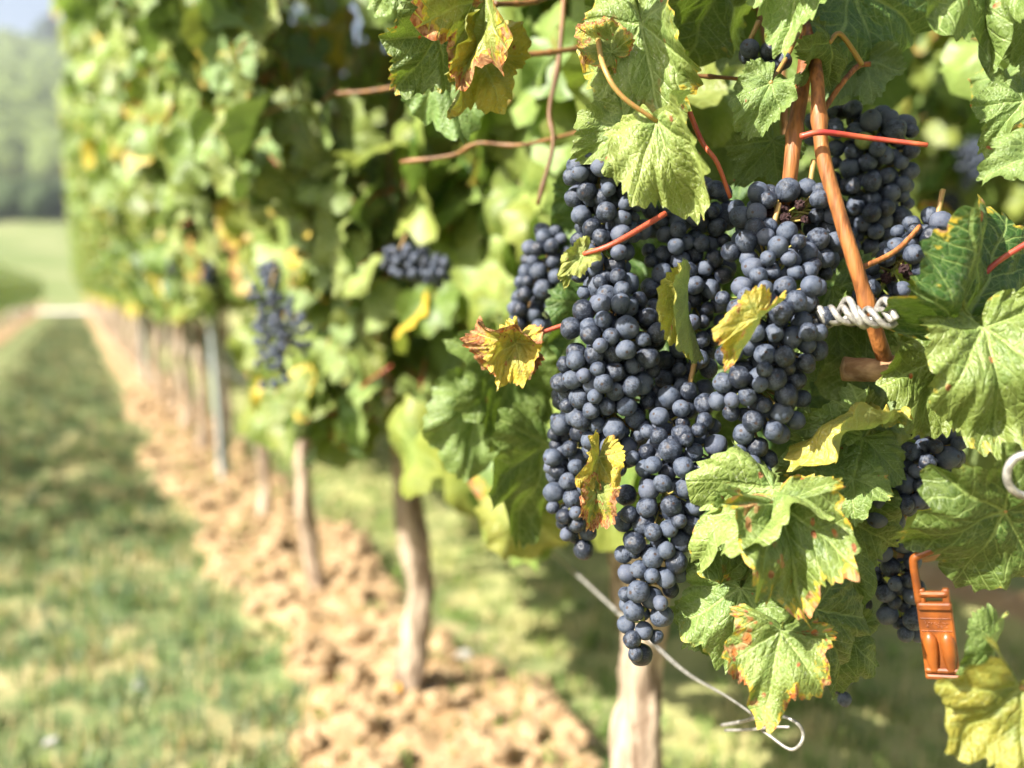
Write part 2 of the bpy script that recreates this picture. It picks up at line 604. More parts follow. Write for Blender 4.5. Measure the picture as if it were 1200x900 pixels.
xs = sorted(set([-v for v in grow(1.6, 900, .1, 1.28)] + list(np.arange(-1.6, 2.4, .028)) + grow(2.4, 900, .1, 1.28)))
ys = sorted(set([-v for v in grow(.3, 200, .3, 1.5)] + list(np.arange(-.2, 5.0, .03)) + grow(5.0, 1500, .05, 1.045)))
GV, GC = [], []
for y in ys:
    for x in xs:
        s = soil(x, y) if (y < 60 and abs(x) < 8) else 0
        GV.append((x, y, gz(x, y, s))); GC.append((s, 0, 0, 1))
nx, ny = len(xs), len(ys)
idx = np.arange(nx * ny).reshape(ny, nx)
GQ = np.stack([idx[:-1, :-1], idx[:-1, 1:], idx[1:, 1:], idx[1:, :-1]], -1).reshape(-1, 4)
g = NG('vineyard ground')
pos = g.geo('Position')
px_, py_, pz_ = g.sep(pos)
s0, _, _ = g.sepc(g.attr('lv'))
nA = g.noise(pos, 5.0, 4, .6); nB = g.noise(pos, 28.0, 3, .6); nC = g.noise(pos, 1.3, 2)
earth = g.mix(g.ss(nA * .6 + nB * .4, .34, .66), (.25, .16, .078), (.43, .30, .17))
earth = g.mix(g.ss(nB, .58, .70, 0, .6), earth, (.50, .40, .29))
turf = g.mix(g.ss(nB, .3, .7), (.080, .125, .045), (.18, .20, .085))
turf = g.mix(g.ss(nA + (nC - .5) * .6, .50, .68, 0.0, .7), turf, (.40, .33, .17))
behind = g.ss(px_, .95, 1.2)
turf = g.mix(behind * g.ss(nA, .3, .6, .25, .85), turf, g.mix(nB, (.25, .30, .09), (.44, .38, .18)))
sm = g.ss(s0 + (nB - .5) * .5, .35, .62)
near = g.mix(sm, turf, earth)
nF = g.noise(pos, .02, 3); nG = g.noise(pos, .12, 3)
fld = g.mix(g.ss(nG, .35, .65), (.12, .16, .05), (.19, .21, .09))
fld = g.mix(g.ss(py_, 205, 225), fld, (.40, .38, .22))
fld = g.mix(g.ss(py_, 300, 320), fld, g.mix(nG, (.05, .075, .03), (.10, .12, .05)))
col = g.mix(g.ss(py_, 48, 62), near, fld)
gm = g.out(g.bsdf(col, .95, .1, normal=g.bump(nA * .5 + nB * .6, .7, .02)))
tag(Geo().add(GV, GQ, col=np.array(GC)).build('ground', gm), kind='structure')

tv = []
for x in np.linspace(-4, 3, 16):
    for y in (46, 50, 56):
        tv.append((x, y, -.095 + .02 * random.random()))
gt = Geo(); ii = np.arange(48).reshape(16, 3)
gt.add(tv, np.stack([ii[:-1, :-1], ii[1:, :-1], ii[1:, 1:], ii[:-1, 1:]], -1).reshape(-1, 4))
tag(gt.build('track', GRAV), kind='structure')


# ------------------------------------------------------------------ clods, grass, stones
def lump(seed, nu=8, nv=5, jag=0.0):
    V, Q, T = sphere(nu, nv)
    o = Vector(np.random.default_rng(seed).uniform(0, 60, 3))
    k = np.array([1 + .45 * mn.noise(Vector(v) * 1.4 + o) + .2 * mn.noise(Vector(v) * 3 + o) for v in V])
    k = k * (1 + jag * np.random.default_rng(seed + 500).uniform(-1, 1, len(k)))
    return V * k[:, None], Q, T


LUMPS = [lump(i, jag=.22) for i in range(8)]
gc = Geo()
for i in range(3600):
    y = .7 + 9 * random.random() ** 1.6
    x = ROWX + random.gauss(-.02, .26)
    if soil(x, y) < .5: continue
    V, Q, T = LUMPS[i % 8]
    s = .005 + .036 * random.random() ** 5
    R = np.array(Matrix.Rotation(random.random() * 6, 3, 'Z')) * s
    R[2] *= .75
    gc.add(V @ R.T + np.array([x, y, gz(x, y) + s * .25]), Q, T)
tag(gc.build('soil_clods', CLOD, smooth=False), kind='stuff')

st_me = [Geo().add(*lump(40 + i, 12, 8)).mesh('stone', [STON]) for i in range(3)]
for i, (px, py, sz, lab) in enumerate(((585, 893, .017, 'pale grey stone at the bottom edge beside the second trunk'),
                                       (545, 765, .022, 'cream stone on bare soil between the first and second trunks'),
                                       (505, 810, .016, 'cream stone at the foot of the second trunk'),
                                       (60, 850, .014, 'pale stone in the dry grass of the aisle, close to the camera'),
                                       (165, 790, .016, 'pale flat stone in the grass aisle'))):
    d = .96 / ((py - 340) / FPX) / 1.0
    P = at(px, py, d * .985)
    o = place('stone', st_me[i % 3], None, Matrix.Translation(Vector((P[0], P[1], gz(P[0], P[1]) + sz * .3))) @ Matrix.Diagonal((sz * 1.3, sz, sz * .8, 1)))
    tag(o, lab, 'stone')

GRASS = None
g = NG('grass blades')
c = g.attr('lv')
b = g.bsdf(c, .6, .25)
t = g.n('ShaderNodeBsdfTranslucent'); g.put(t.inputs[0], c)
ms = g.n('ShaderNodeMixShader'); ms.inputs[0].default_value = .3
g.nt.links.new(b.k, ms.inputs[1]); g.nt.links.new(t.outputs[0], ms.inputs[2])
GRASS = g.out(E(g, ms.outputs[0]))


def blades(pts, cols, hts):
    n = len(pts)
    az = rng.uniform(0, 2 * PI, n); lean = rng.uniform(.1, .9, n); w = rng.uniform(.0015, .0035, n)
    d = np.stack([np.cos(az), np.sin(az), 0 * az], 1); sdv = np.stack([-np.sin(az), np.cos(az), 0 * az], 1)
    up = np.array([0, 0, 1.0])
    h = hts[:, None]
    p1 = pts + up * h * .55 + d * h * (lean * .25)[:, None]
    p2 = pts + up * h * (1 - .35 * lean[:, None]) + d * h * (lean * .75)[:, None]
    V = np.stack([pts - sdv * w[:, None], pts + sdv * w[:, None], p1 - sdv * w[:, None] * .8, p1 + sdv * w[:, None] * .8, p2], 1).reshape(-1, 3)
    b_ = np.arange(n) * 5
    Q = np.stack([b_, b_ + 1, b_ + 3, b_ + 2], 1)
    T = np.stack([b_ + 2, b_ + 3, b_ + 4], 1)
    return V, Q, T, np.repeat(cols, 5, 0)


def scatter(n, xr, yr, ypow, pal, keep, hr):
    P, C, Hh = [], [], []
    while len(P) < n:
        y = yr[0] + (yr[1] - yr[0]) * random.random() ** ypow
        x = random.uniform(*xr)
        if soil(x, y) > keep * random.random() + .02: continue
        dn = mn.noise(Vector((x * 2.2, y * 2.2, 9))) + .6 * mn.noise(Vector((x * 7, y * 7, 4)))
        if dn < random.uniform(-.7, .25): continue
        nb = random.randint(3, 8)
        k = random.random()
        base = pal[0] if k < .38 else pal[1] if k < .6 else pal[2] if k < .78 else pal[3]
        for _ in range(nb):
            xx, yy = x + random.gauss(0, .014), y + random.gauss(0, .014)
            f = random.uniform(.7, 1.3)
            P.append((xx, yy, gz(xx, yy) - .004)); C.append([v * f for v in base] + [1]); Hh.append(random.uniform(*hr))
    return blades(np.array(P), np.array(C), np.array(Hh))


gg = Geo()
palA = [(.105, .175, .06), (.14, .20, .11), (.20, .23, .06), (.48, .40, .20)]
palB = [(.15, .235, .05), (.24, .28, .07), (.085, .16, .035), (.50, .42, .20)]
for args in ((28000, (-1.0, .50), (.9, 7), 1.7, palA, .85, (.03, .085)),
             (12000, (-.75, .36), (6, 30), 1.5, palA, .2, (.05, .11)),
             (20000, (.98, 2.6), (.5, 8), 1.5, palB, .3, (.02, .075)),
             (4500, (.36, 1.05), (.9, 7), 1.3, palB, 2.2, (.02, .05))):
    V, Q, T, c = scatter(*args)
    gg.add(V, Q, T, col=c)
tag(gg.build('grass', GRASS), kind='stuff')

# ------------------------------------------------------------------ random canopy leaves
LOW = [leaf_geo(26, 3, 100 + i, fold=random.uniform(-.1, .6), curl=random.uniform(-.1, .9), curlx=random.uniform(0, .5), wave=.12, ruff=0, puck=0, teeth=0) for i in range(10)]


def lv():
    """scorch, yellowing, paleness, random"""
    k = random.random()
    br = random.uniform(.3, .9) if k < .09 else random.uniform(0, .2)
    ye = random.uniform(.4, 1) if random.random() < .045 else random.uniform(0, .18)
    return (br, ye, random.uniform(.4, 1.0) if random.random() < .7 else random.uniform(0, .4), random.random())


def sm(a, b, x):
    t = min(1, max(0, (x - a) / (b - a))); return t * t * (3 - 2 * t)


def xfront(z):
    return .44 - .32 * sm(.75, 1.6, z)


def canopy(y0, y1, n, zr=(.56, 2.1), xf=xfront, xb=1.0, side=-1, ok=None, size=(.062, .100)):
    out = []
    tries = 0
    while len(out) < n and tries < n * 8:
        tries += 1
        y = random.uniform(y0, y1)
        z = zr[0] + (zr[1] - zr[0]) * random.random() + .05 * mn.noise(Vector((y * 3, 0, 1)))
        a, k = xf(z), random.random()
        a += .11 * mn.noise(Vector((y * 2.6, z * 2.6, 2.0)))
        if k < .62: x = a + random.expovariate(1 / .065) - (random.random() < .06) * .1; fx = -1
        elif k < .80: x = random.uniform(a + .08, xb); fx = random.choice((-1, 1))
        else: x = xb - random.expovariate(1 / .05); fx = 1
        Z = nrm((fx * 1.0, random.gauss(-.42 if fx < 0 else 0, .5), random.gauss(.40, .45)))
        Y = nrm((random.gauss(fx * .2, .4), random.gauss(0, .6), -1))
        p = np.array([x, y, z])
        if ok is not None and not ok(p, p + Y * .06): continue
        out.append((p, Y, Z, random.uniform(*size), lv()))
    return out


PET3 = tube(spline([(0, 0, 0), (0, -.35, -.12), (.05, -.75, -.5)], 4), [.022, .018, .018, .02], 3, False)


def foliage(leaves, name, parent=None, origin=(0, 0, 0)):
    gl = Geo()
    for i, (p, Y, Z, s, c) in enumerate(leaves):
        V, Q, T, uv, ed = LOW[i % len(LOW)]
        M = np.array(m4(Y, Z, p - np.array(origin), s))
        gl.add(V @ M[:3, :3].T + M[:3, 3], Q, T, uv, c, ed, 0)
        if i % 3 == 0:
            gl.add(PET3[0] @ M[:3, :3].T + M[:3, 3], PET3[1], mi=1, col=(0, 0, 0, 1))
    if parent == 'mesh': return gl.mesh(name, [FOLI, PETG])
    return gl.build(name, [FOLI, PETG], parent)


def trunk_geo(seed, h=.66, r0=.036, lean=(0, 0)):
    r_ = np.random.default_rng(seed)
    n = 40
    z = np.linspace(-.19, h, n)
    w = np.stack([.014 * np.sin(z * r_.uniform(8, 14) + r_.uniform(0, 6)) + lean[0] * z, .014 * np.sin(z * r_.uniform(6, 11) + r_.uniform(0, 6)) + lean[1] * z, z], 1)
    w[:, :2] -= w[4, :2]
    R = r0 * (1 + .35 * np.exp(-(z + .12) / .06) + .22 * np.exp(-((z - h + .02) / .05) ** 2) + .14 * np.sin(z * 23 + r_.uniform(0, 6)) * r_.uniform(.4, 1))
    R[-1] *= .6
    return w, R, tube(w, R, 22, True, .42, seed)


def canes_geo(seed, h=1.5, n=6):
    r_ = np.random.default_rng(seed)
    gl = Geo()
    arm = spline([(0, 0, .60), (.01, .2, .64), (0, .45, .62)], 8)
    gl.add(*tube(arm, np.linspace(.016, .010, 8), 7, True, .25, seed), mi=0)
    for k in range(n):
        y = r_.uniform(-.45, .45)
        P = spline([(0, y, .62), (r_.uniform(-.1, .1), y + r_.uniform(-.1, .1), .62 + h * .35), (r_.uniform(-.25, .15), y + r_.uniform(-.15, .15), .62 + h * .7), (r_.uniform(-.4, .2), y + r_.uniform(-.25, .25), .62 + h)], 14)
        gl.add(*tube(P, np.linspace(.005, .003, 14), 5), mi=1)
    return gl


# far vines share a few meshes
TRK = [Geo().add(*trunk_geo(20 + i, r0=.025 + .004 * (i % 3))[2]).mesh('trunk', [BARK]) for i in range(5)]
CNS = [canes_geo(30 + i).mesh('canes', [BARK, CANEB]) for i in range(3)]
FOL = [foliage([(p - np.array([ROWX, 0, 0]), Y, Z, s, c) for p, Y, Z, s, c in canopy(-.56, .56, 600, (.74, 2.35))], 'foliage', 'mesh') for _ in range(4)]


def xfl(z): return -.26
FOLL = [foliage(canopy(-.75, .75, 120, (.46, 1.32), xfl, .26), 'foliage', 'mesh') for _ in range(3)]
CNSL = [canes_geo(50 + i, .5, 5).mesh('canes', [BARK, CANEB]) for i in range(2)]


def vine(x, y, i, fol, cns, label, group, rot=0.0, yscale=1.0):
    r = empty('grapevine', (x, y, 0))
    r.rotation_euler.z = rot
    tag(r, label, 'grapevine', group)
    place('trunk', TRK[i % 5], r, Matrix.Rotation(random.random() * 6, 4, 'Z'))
    place('canes', cns[i % len(cns)], r)
    place('foliage', fol[i % len(fol)], r)
    return r


VY = [1.15, 2.12, 3.04, 4.06]
y = 5.05; i = 0
GROW = 'vines in the row receding behind the grapes'
farlab = {0: 'fifth vine of the row, its trunk just past the grey metal post', 1: 'sixth vine of the row, two trunks beyond the grey metal post'}
yy_list = [5.25, 6.05, 7.0, 7.95]
while yy_list[-1] < 44: yy_list.append(yy_list[-1] + .98)
for i, y in enumerate(yy_list):
    vine(ROWX, y, i, FOL, CNS, farlab.get(i, 'distant blurred vine far along the sunlit row, one of many alike'), GROW)
for i, y in enumerate(np.arange(4.4, 46, 1.5)):
    vine(-1.42, y, i, FOLL, CNSL, 'low dark hedge-like vine of the shaded row on the other side of the grass aisle', 'vines across the grass aisle', PI)
for i, y in enumerate(np.arange(.9, 13, .98)):
    vine(2.62, y, i, FOL, CNS, 'bright blurred vine of the next row seen through gaps behind the grapes', 'vines of the row behind')
for i, y in enumerate(np.arange(2.4, 9, .98)):
    vine(4.5, y, i, FOL, CNS, 'blurred vine of the farthest row, just glimpsed through the row behind the grapes', 'vines of the farthest row')

# ------------------------------------------------------------------ near vines with individual leaves
MID = [leaf_geo(64, 6, 300 + i, fold=random.uniform(0, .55), curl=random.uniform(0, .9), curlx=random.uniform(.05, .45), wave=.12, ruff=.03, puck=.012, teeth=21, tooth=.16) for i in range(10)]
MIDM = []
for k, (V, Q, T, uv, ed) in enumerate(MID):
    gl = Geo().add(V, Q, T, uv, None, ed, 0)
    pv = tube(spline([(0, 0, 0), (0, -.3, -.08), (.08 * (-1) ** k, -.75, -.45)], 6), [.02, .017, .016, .016, .017, .02], 5)
    gl.add(*pv, mi=1)
    MIDM.append(gl.mesh('leaf', [LEAF, PETG if k % 2 else PETI]))

GAPS = [(1035, 1150, -80, 262)]


def ok_near(p, q):
    for r in (p, q):
        x, y, d = proj(r)
        if d < .2: return False
        if d < .98 and x > 560: return False
        if d < .55: return False
        for a, b, c, e in GAPS:
            if a - 25 < x < b and c < y < e: return False
        if x > 600 and y > 628 + (x - 640) * .26: return False
        if 600 < x < 660 and y > 600: return False
        if x > 985 and y > 665: return False
        if x > 1180 and y > 520: return False
    return True


def near_vine(y0, span, n, label, seed, ok=None, r0=.036, lean=(0, 0), cut=100, zr=(.56, 2.35), xf=xfront, xb=1.0):
    r = empty('grapevine', (ROWX, y0, 0)); tag(r, label, 'grapevine', GROW)
    og = np.array([ROWX, y0, 0])
    Geo().add(*trunk_geo(seed, .66, r0, lean)[2]).build('trunk', BARK, r)
    cg = canes_geo(seed + 1); cg.build('canes', [BARK, CANEB], r)
    lf = canopy(y0 + span[0], y0 + span[1], n, zr, xf, xb, ok=ok)

    def score(l):
        x, y, d = proj(l[0] + l[1] * .04)
        return (1 if (-60 < x < 1260 and -60 < y < 960) else 9) * d + (.25 if l[0][0] > .7 else 0)
    lf.sort(key=score)
    for i, (p, Y, Z, s, c) in enumerate(lf[:cut]):
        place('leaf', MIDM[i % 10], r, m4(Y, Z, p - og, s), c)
    fo = foliage(lf[cut:], 'foliage', r, og)
    fo['kind'] = 'stuff'
    return r, og


def ok_mid(p, q):
    for r in (p, q):
        x, y, d = proj(r)
        for a, b, c, e in GAPS:
            if a - 25 < x < b and c < y < e: return False
        if d < .98 and x > 560: return False
        if x > 600 and y > 628 + (x - 640) * .26: return False
    return True


def ok_post(p, q):
    for r in (p, q):
        x, y, d = proj(r)
        if x < 295 and y > 350: return False
    return True


def xnear(z): return .60 - .12 * sm(.95, 1.4, z)


v1, o1 = near_vine(1.15, (-1.15, .5), 560, 'nearest vine, its pale bark trunk rising directly below the big grape bunches', 61, ok_near, .032, (.02, -.05), 12, (.52, 1.75), xnear, 1.0)
v2, o2 = near_vine(2.12, (-.5, .5), 900, 'second vine of the row, thick pale trunk with an orange lichen spot', 63, ok_mid, .030, (-.02, .0))
v3, o3 = near_vine(3.04, (-.5, .5), 720, 'third vine of the row, slim trunk below a dark blurred bunch', 65, ok_post, .026, (-.05, .03), zr=(.62, 2.35))
v4, o4 = near_vine(4.06, (-.5, .5), 720, 'fourth vine of the row, thin trunk between third trunk and grey metal post', 67, None, .023, (.0, .03), zr=(.82, 2.35))

# lichen on the second trunk
for (zz, sz) in ((.50, .012), (-.06, .012)):
    V, Q, T = LUMPS[2]
    og = np.array([ROWX, 2.12, 0])
    p = np.array([-.03, -.020, zz])
    lic = simple('orange lichen', (.55, .26, .02), (.62, .36, .05), 50, .9, .3, .002)
    Geo().add(V * np.array([.5, 1, 1]) * sz + p, Q, T).build('lichen', lic, v2)


# ------------------------------------------------------------------ hero leaves (parts of the nearest vine)
def hero(j, t, d, dd=0.0, roll=0, br=.1, ye=.05, li=.5, seed=0, fold=.2, curl=.35, curlx=.25, wave=.07, ruff=.035, puck=.011, flip=False, pet=None, petm=None, label=None, pinch=0., twist=0., wide=.84, hi=True, lenk=1.0, base=.75):
    P = at(j[0], j[1], d); Tt = at(t[0], t[1], d + dd)
    Y = Tt - P; Ln = np.linalg.norm(Y) * lenk; Y = nrm(Y)
    cdir = nrm(CAM - P)
    Z = nrm(cdir - Y * (cdir @ Y))
    if flip: Z = -Z
    a = math.radians(roll)
    Za, Zb = [Z * math.cos(a) + np.cross(Y, Z) * math.sin(k * a) for k in (1, -1)]
    sv = np.array(sd)
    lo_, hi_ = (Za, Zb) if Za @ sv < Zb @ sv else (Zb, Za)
    Z = lo_ if li < .32 else hi_ if li > .6 else Za  # leaves painted dark turn from the sun, pale ones towards it
    if hi:
        V, Q, T, uv, ed = leaf_geo(216, 15, 900 + seed, fold, curl, curlx, wave, ruff, puck, 38, twist, .15, pinch, base)
    else:
        V, Q, T, uv, ed = leaf_geo(110, 9, 900 + seed, fold, curl, curlx, wave, ruff, puck, 30, twist, .15, pinch, base)
    V = V * np.array([wide, 1, 1])
    me = Geo().add(V, Q, T, uv, None, ed).mesh('leaf', [LEAF])
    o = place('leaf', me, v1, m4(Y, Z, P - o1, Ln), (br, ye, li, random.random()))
    if label: o['label'] = label
    if pet is not None:
        # petiole sub-part in the leaf's own space, root of petiole given in the picture
        Mi = np.linalg.inv(np.array(m4(Y, Z, P, Ln)))
        pts = [P] + [at(*q) for q in pet]
        pts = np.array(pts) @ Mi[:3, :3].T + Mi[:3, 3]
        k = .0017 / Ln
        c = spline(pts, 14)
        Geo().add(*tube(c, np.linspace(k * 1.0, k * 1.25, 14), 8)).build('petiole', petm or PETI, o)
    return o


HL = [
    # top left of the grapes
    dict(j=(512, 42), t=(466, 112), d=.78, roll=18, br=.30, ye=.05, li=.15, seed=1, fold=.15, pet=[(545, 20, .80), (580, -10, .84)], label='dark green leaf with brown tip, hanging top centre left'),
    dict(j=(472, -36), t=(486, 34), d=.80, roll=-10, br=.1, li=.8, seed=2),
    dict(j=(570, -6), t=(528, 112), d=.765, roll=25, br=.80, ye=.25, li=.55, seed=3, fold=.75, curl=.25, label='half folded leaf with scorched dark red margins, top centre'),
    dict(j=(560, 55), t=(527, 138), d=.79, roll=-35, br=.3, ye=.5, li=.4, seed=4, fold=.7),
    dict(j=(520, 80), t=(545, 165), d=.88, roll=-12, br=.1, ye=0, li=.8, seed=5, hi=False),
    # crown leaves above the big bunches
    dict(j=(752, 28), t=(768, 160), d=.735, dd=-.015, roll=-22, br=0.4, ye=.1, li=.85, seed=6, wide=0.62, fold=.35, curl=.4, label='pale ragged leaf with rust red left margin above the bunches'),
    dict(j=(770, 142), t=(806, 260), d=.70, dd=-.02, roll=-15, br=.18, ye=.15, li=0.9, seed=7, base=0.5, wide=0.55, fold=0.35, curl=.7, wave=.1, pet=[(728, 112, .695), (707, 77, .70), (700, 40, .74)], petm=PETG, label='large sunlit yellow green leaf lying over the top of the bunches'),
    dict(j=(735, 150), t=(668, 186), d=.735, dd=.0, roll=20, br=.15, ye=.1, li=.7, seed=8, fold=.3, curl=.6),
    dict(j=(716, 62), t=(690, 40), d=.73, roll=20, br=.8, ye=.2, li=.6, seed=9, fold=.5, lenk=1.4),
    dict(j=(842, -22), t=(808, 92), d=.80, dd=.02, roll=52, br=.22, li=0.02, seed=10, wide=1.1, fold=.1, curl=.2),
    dict(j=(765, -30), t=(700, 60), d=.86, roll=50, br=.1, li=.05, seed=11, hi=False),
    dict(j=(903, 98), t=(868, 168), d=.74, roll=-15, br=.05, li=0.65, seed=12, wide=0.75, lenk=0.8, fold=.25, curl=.5, pet=[(920, 70, .76), (935, 40, .80)], petm=PETG),
    dict(j=(905, 165), t=(868, 215), d=.79, roll=10, br=.05, li=.3, seed=13, fold=.3),
    dict(j=(948, -48), t=(908, 40), d=.70, dd=-.02, roll=-25, br=.22, ye=.05, li=.95, seed=14, wide=0.6, base=0.6, fold=.2, curl=.5, label='bright leaf with raised pale veins, cut by the top edge'),
    dict(j=(972, 50), t=(950, 98), d=.735, roll=52, br=.05, li=.1, seed=15, wide=1.1, fold=.15, curl=.8, lenk=1.05, pet=[(985, 40, .74), (1010, 75, .76)], petm=PETG),
    dict(j=(1002, -12), t=(1030, 112), d=.79, dd=.02, roll=52, br=.1, ye=0, li=.08, seed=16, wide=1.1, fold=.15, curl=.2),
    dict(j=(1012, 72), t=(968, 132), d=.80, roll=-160, br=.02, li=.5, seed=17, fold=.2),
    # top right corner
    dict(j=(1148, -62), t=(1166, 96), d=.70, roll=-10, br=.12, li=.55, seed=18, fold=1.0, curl=.15, wide=.8),
    dict(j=(1218, -40), t=(1184, 88), d=.72, roll=35, br=.02, li=.35, seed=19, fold=.3),
    dict(j=(1200, 118), t=(1152, 172), d=.76, roll=-30, br=.1, li=.7, seed=20, fold=.6),
    dict(j=(1225, 180), t=(1154, 194), d=.68, roll=50, br=.15, li=.6, seed=21, fold=.3),
    dict(j=(1180, 90), t=(1196, 150), d=.82, roll=20, br=.3, li=.7, seed=22, hi=False),
    # right hand leaves
    dict(j=(1124, 384), t=(1194, 242), d=.685, dd=.01, roll=52, br=0.3, ye=0.0, li=0, seed=23, base=0.45, wide=1.0, fold=.2, curl=.25, wave=.05, label='green leaf with rust spots standing upright beside the twisted wire'),
    dict(j=(1153, 384), t=(1186, 540), d=.66, dd=-.01, roll=-18, br=.25, ye=0.1, li=0.45, seed=24, base=0.5, wide=0.66, fold=.15, curl=.35, label='large sunlit leaf with pale veins at the right edge'),
    dict(j=(1112, 415), t=(1076, 520), d=.70, roll=22, br=.18, ye=.1, li=0.2, seed=25, fold=.25),
    dict(j=(1177, 600), t=(1050, 642), d=.66, dd=.01, roll=46, br=0.22, ye=0.05, li=0.0, seed=26, base=0.8, wide=1.0, fold=.1, curl=.2, wave=.05, pet=[(1190, 570, .67), (1215, 540, .70)], petm=PETG, label='big dark green leaf with orange margin over the orange clip'),  # shadow of the leaf above put into its dark green
    dict(j=(1030, 490), t=(925, 530), d=.705, dd=.0, roll=-75, br=0.3, ye=0.5, li=.8, seed=27, base=0.4, wide=0.75, fold=.25, curl=.5, label='yellow leaf lying flat below the old wood'),
    dict(j=(1010, 512), t=(922, 560), d=.73, dd=.0, roll=-10, br=.05, li=.45, seed=28, fold=.3, curl=.5),
    dict(j=(1020, 500), t=(1000, 590), d=.80, roll=45, br=.05, li=.1, seed=29, fold=.2),
    dict(j=(958, 385), t=(926, 485), d=.76, roll=40, br=.05, ye=.05, li=.4, seed=30, fold=.8),
    dict(j=(975, 340), t=(985, 440), d=.80, roll=10, br=.05, li=.2, seed=31, fold=.4),
    dict(j=(1000, 380), t=(1000, 480), d=.85, roll=30, br=.05, li=.1, seed=32, hi=False),
    # lower centre
    dict(j=(905, 573), t=(802, 640), d=.69, dd=-.01, roll=-35, br=.12, ye=.1, li=.95, seed=33, base=0.5, fold=0.5, curl=.7, label='pale leaf draped against the lowest tapering bunch'),
    dict(j=(913, 590), t=(956, 762), d=.675, dd=-.02, roll=-18, br=0.48, ye=.08, li=0.42, seed=34, base=0.35, lenk=0.9, wide=0.62, fold=0.5, curl=.3, label='large leaf with pinkish scorch spots low in the middle of the right half'),
    dict(j=(915, 738), t=(900, 842), d=.68, dd=-.02, roll=-12, br=0.58, ye=.1, li=0.5, seed=35, base=0.5, wide=0.8, fold=.2, curl=.4, label='lowest leaf with wide tan scorched tips'),
    dict(j=(955, 715), t=(1003, 800), d=.705, dd=.01, roll=38, br=.05, li=.15, seed=36, fold=.2, curl=.3),
    dict(j=(888, 600), t=(870, 720), d=.72, roll=25, br=.4, li=.2, seed=37, fold=.5),
    dict(j=(840, 735), t=(800, 720), d=.76, roll=-20, br=.1, li=.8, seed=38, lenk=1.3),
    # left side of the bunches
    dict(j=(606, 402), t=(540, 395), d=.79, roll=-30, br=1.15, ye=.6, li=.4, seed=39, wide=0.75, fold=.6, curl=.7, wave=.2, pet=[(640, 388, .79), (670, 378, .79)], label='curled rusty red leaf left of the bunches'),
    dict(j=(604, 402), t=(580, 462), d=.785, roll=15, br=.5, ye=.75, li=.3, seed=40, wide=0.6, fold=.5),
    dict(j=(702, 535), t=(690, 600), d=.725, roll=25, br=.45, ye=.6, li=.2, seed=41, wide=0.55, fold=.6, curl=.4, label='yellow green folded leaf in front of the left bunches'),
    dict(j=(700, 575), t=(690, 628), d=.72, roll=-15, br=1.1, ye=.3, li=.6, seed=42, wide=0.6, fold=.5, curl=.3, label='dry tan leaf hanging under the yellow green folded one'),
    dict(j=(806, 340), t=(810, 425), d=.715, roll=30, br=.15, ye=.35, li=0.4, seed=43, fold=.9, wide=0.2),
    dict(j=(890, 372), t=(838, 436), d=.665, roll=-30, br=.55, ye=.6, li=.8, seed=44, wide=0.42, fold=0.6, curl=.4, label='small yellow scorched leaf stuck on the front bunch'),
    dict(j=(684, 298), t=(654, 325), d=.70, roll=-15, br=.12, ye=.25, li=.9, seed=45, wide=0.6, fold=.4, pet=[(720, 285, .69), (780, 250, .70)], label='tiny pale leaf on a bright red stalk'),
    dict(j=(672, 310), t=(660, 340), d=.71, roll=25, br=.3, ye=.2, li=.8, seed=46, wide=0.5, fold=.8),
    # bottom right
    dict(j=(1196, 805), t=(1104, 893), d=.60, roll=35, br=0, ye=0.3, li=0.1, seed=47, base=0.3, fold=.35, curl=.3, pet=[(1210, 815, .60), (1240, 860, .6)], petm=PETG, label='bright yellow green leaf in the bottom right corner'),
    dict(j=(1168, 750), t=(1150, 838), d=.64, roll=-20, br=.2, ye=.05, li=.8, seed=48, fold=1.0, wide=0.45),
    dict(j=(1262, 815), t=(1185, 775), d=.50, roll=20, br=.5, ye=.4, li=.5, seed=49, lenk=0.7, hi=False),
    # shaded leaves left of and behind the bunches
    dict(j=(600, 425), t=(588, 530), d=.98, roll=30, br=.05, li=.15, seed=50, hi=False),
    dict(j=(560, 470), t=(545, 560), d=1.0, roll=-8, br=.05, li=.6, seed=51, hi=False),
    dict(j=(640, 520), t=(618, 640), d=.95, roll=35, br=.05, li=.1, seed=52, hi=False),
]
HL += [dict(j=(985, 605), t=(1012, 700), d=.745, roll=25, br=.05, li=.1, seed=120),
       dict(j=(868, 690), t=(850, 790), d=.72, roll=-10, br=.2, li=.7, seed=121),
       dict(j=(930, 640), t=(905, 735), d=.735, roll=30, br=.1, li=.1, seed=122),
       dict(j=(1000, 560), t=(945, 610), d=.72, roll=-20, br=.25, li=.7, seed=123),
       dict(j=(985, 740), t=(985, 815), d=.75, roll=30, br=.05, li=.05, seed=124),
       dict(j=(1090, 445), t=(1050, 500), d=.715, roll=20, br=.1, li=.2, seed=125)]
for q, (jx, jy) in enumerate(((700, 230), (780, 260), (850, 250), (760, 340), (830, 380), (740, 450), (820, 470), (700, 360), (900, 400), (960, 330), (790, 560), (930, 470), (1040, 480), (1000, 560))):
    HL.append(dict(j=(jx, jy), t=(jx + random.uniform(-40, 40), jy + 95), d=random.uniform(.90, .98), roll=25, br=.02, ye=0, li=.0, seed=80 + q, hi=False))  # base colour kept dark to paint the shade behind the bunches
for q in range(15):
    jx, jy = random.uniform(590, 960), random.uniform(-260, -110)
    HL.append(dict(j=(jx, jy), t=(jx + random.uniform(-70, 70), jy + random.uniform(60, 110)), d=random.uniform(.62, .74), roll=random.uniform(-45, 25), br=.1, li=random.uniform(.2, .8), seed=60 + q, hi=False))
for h in HL: hero(**h)

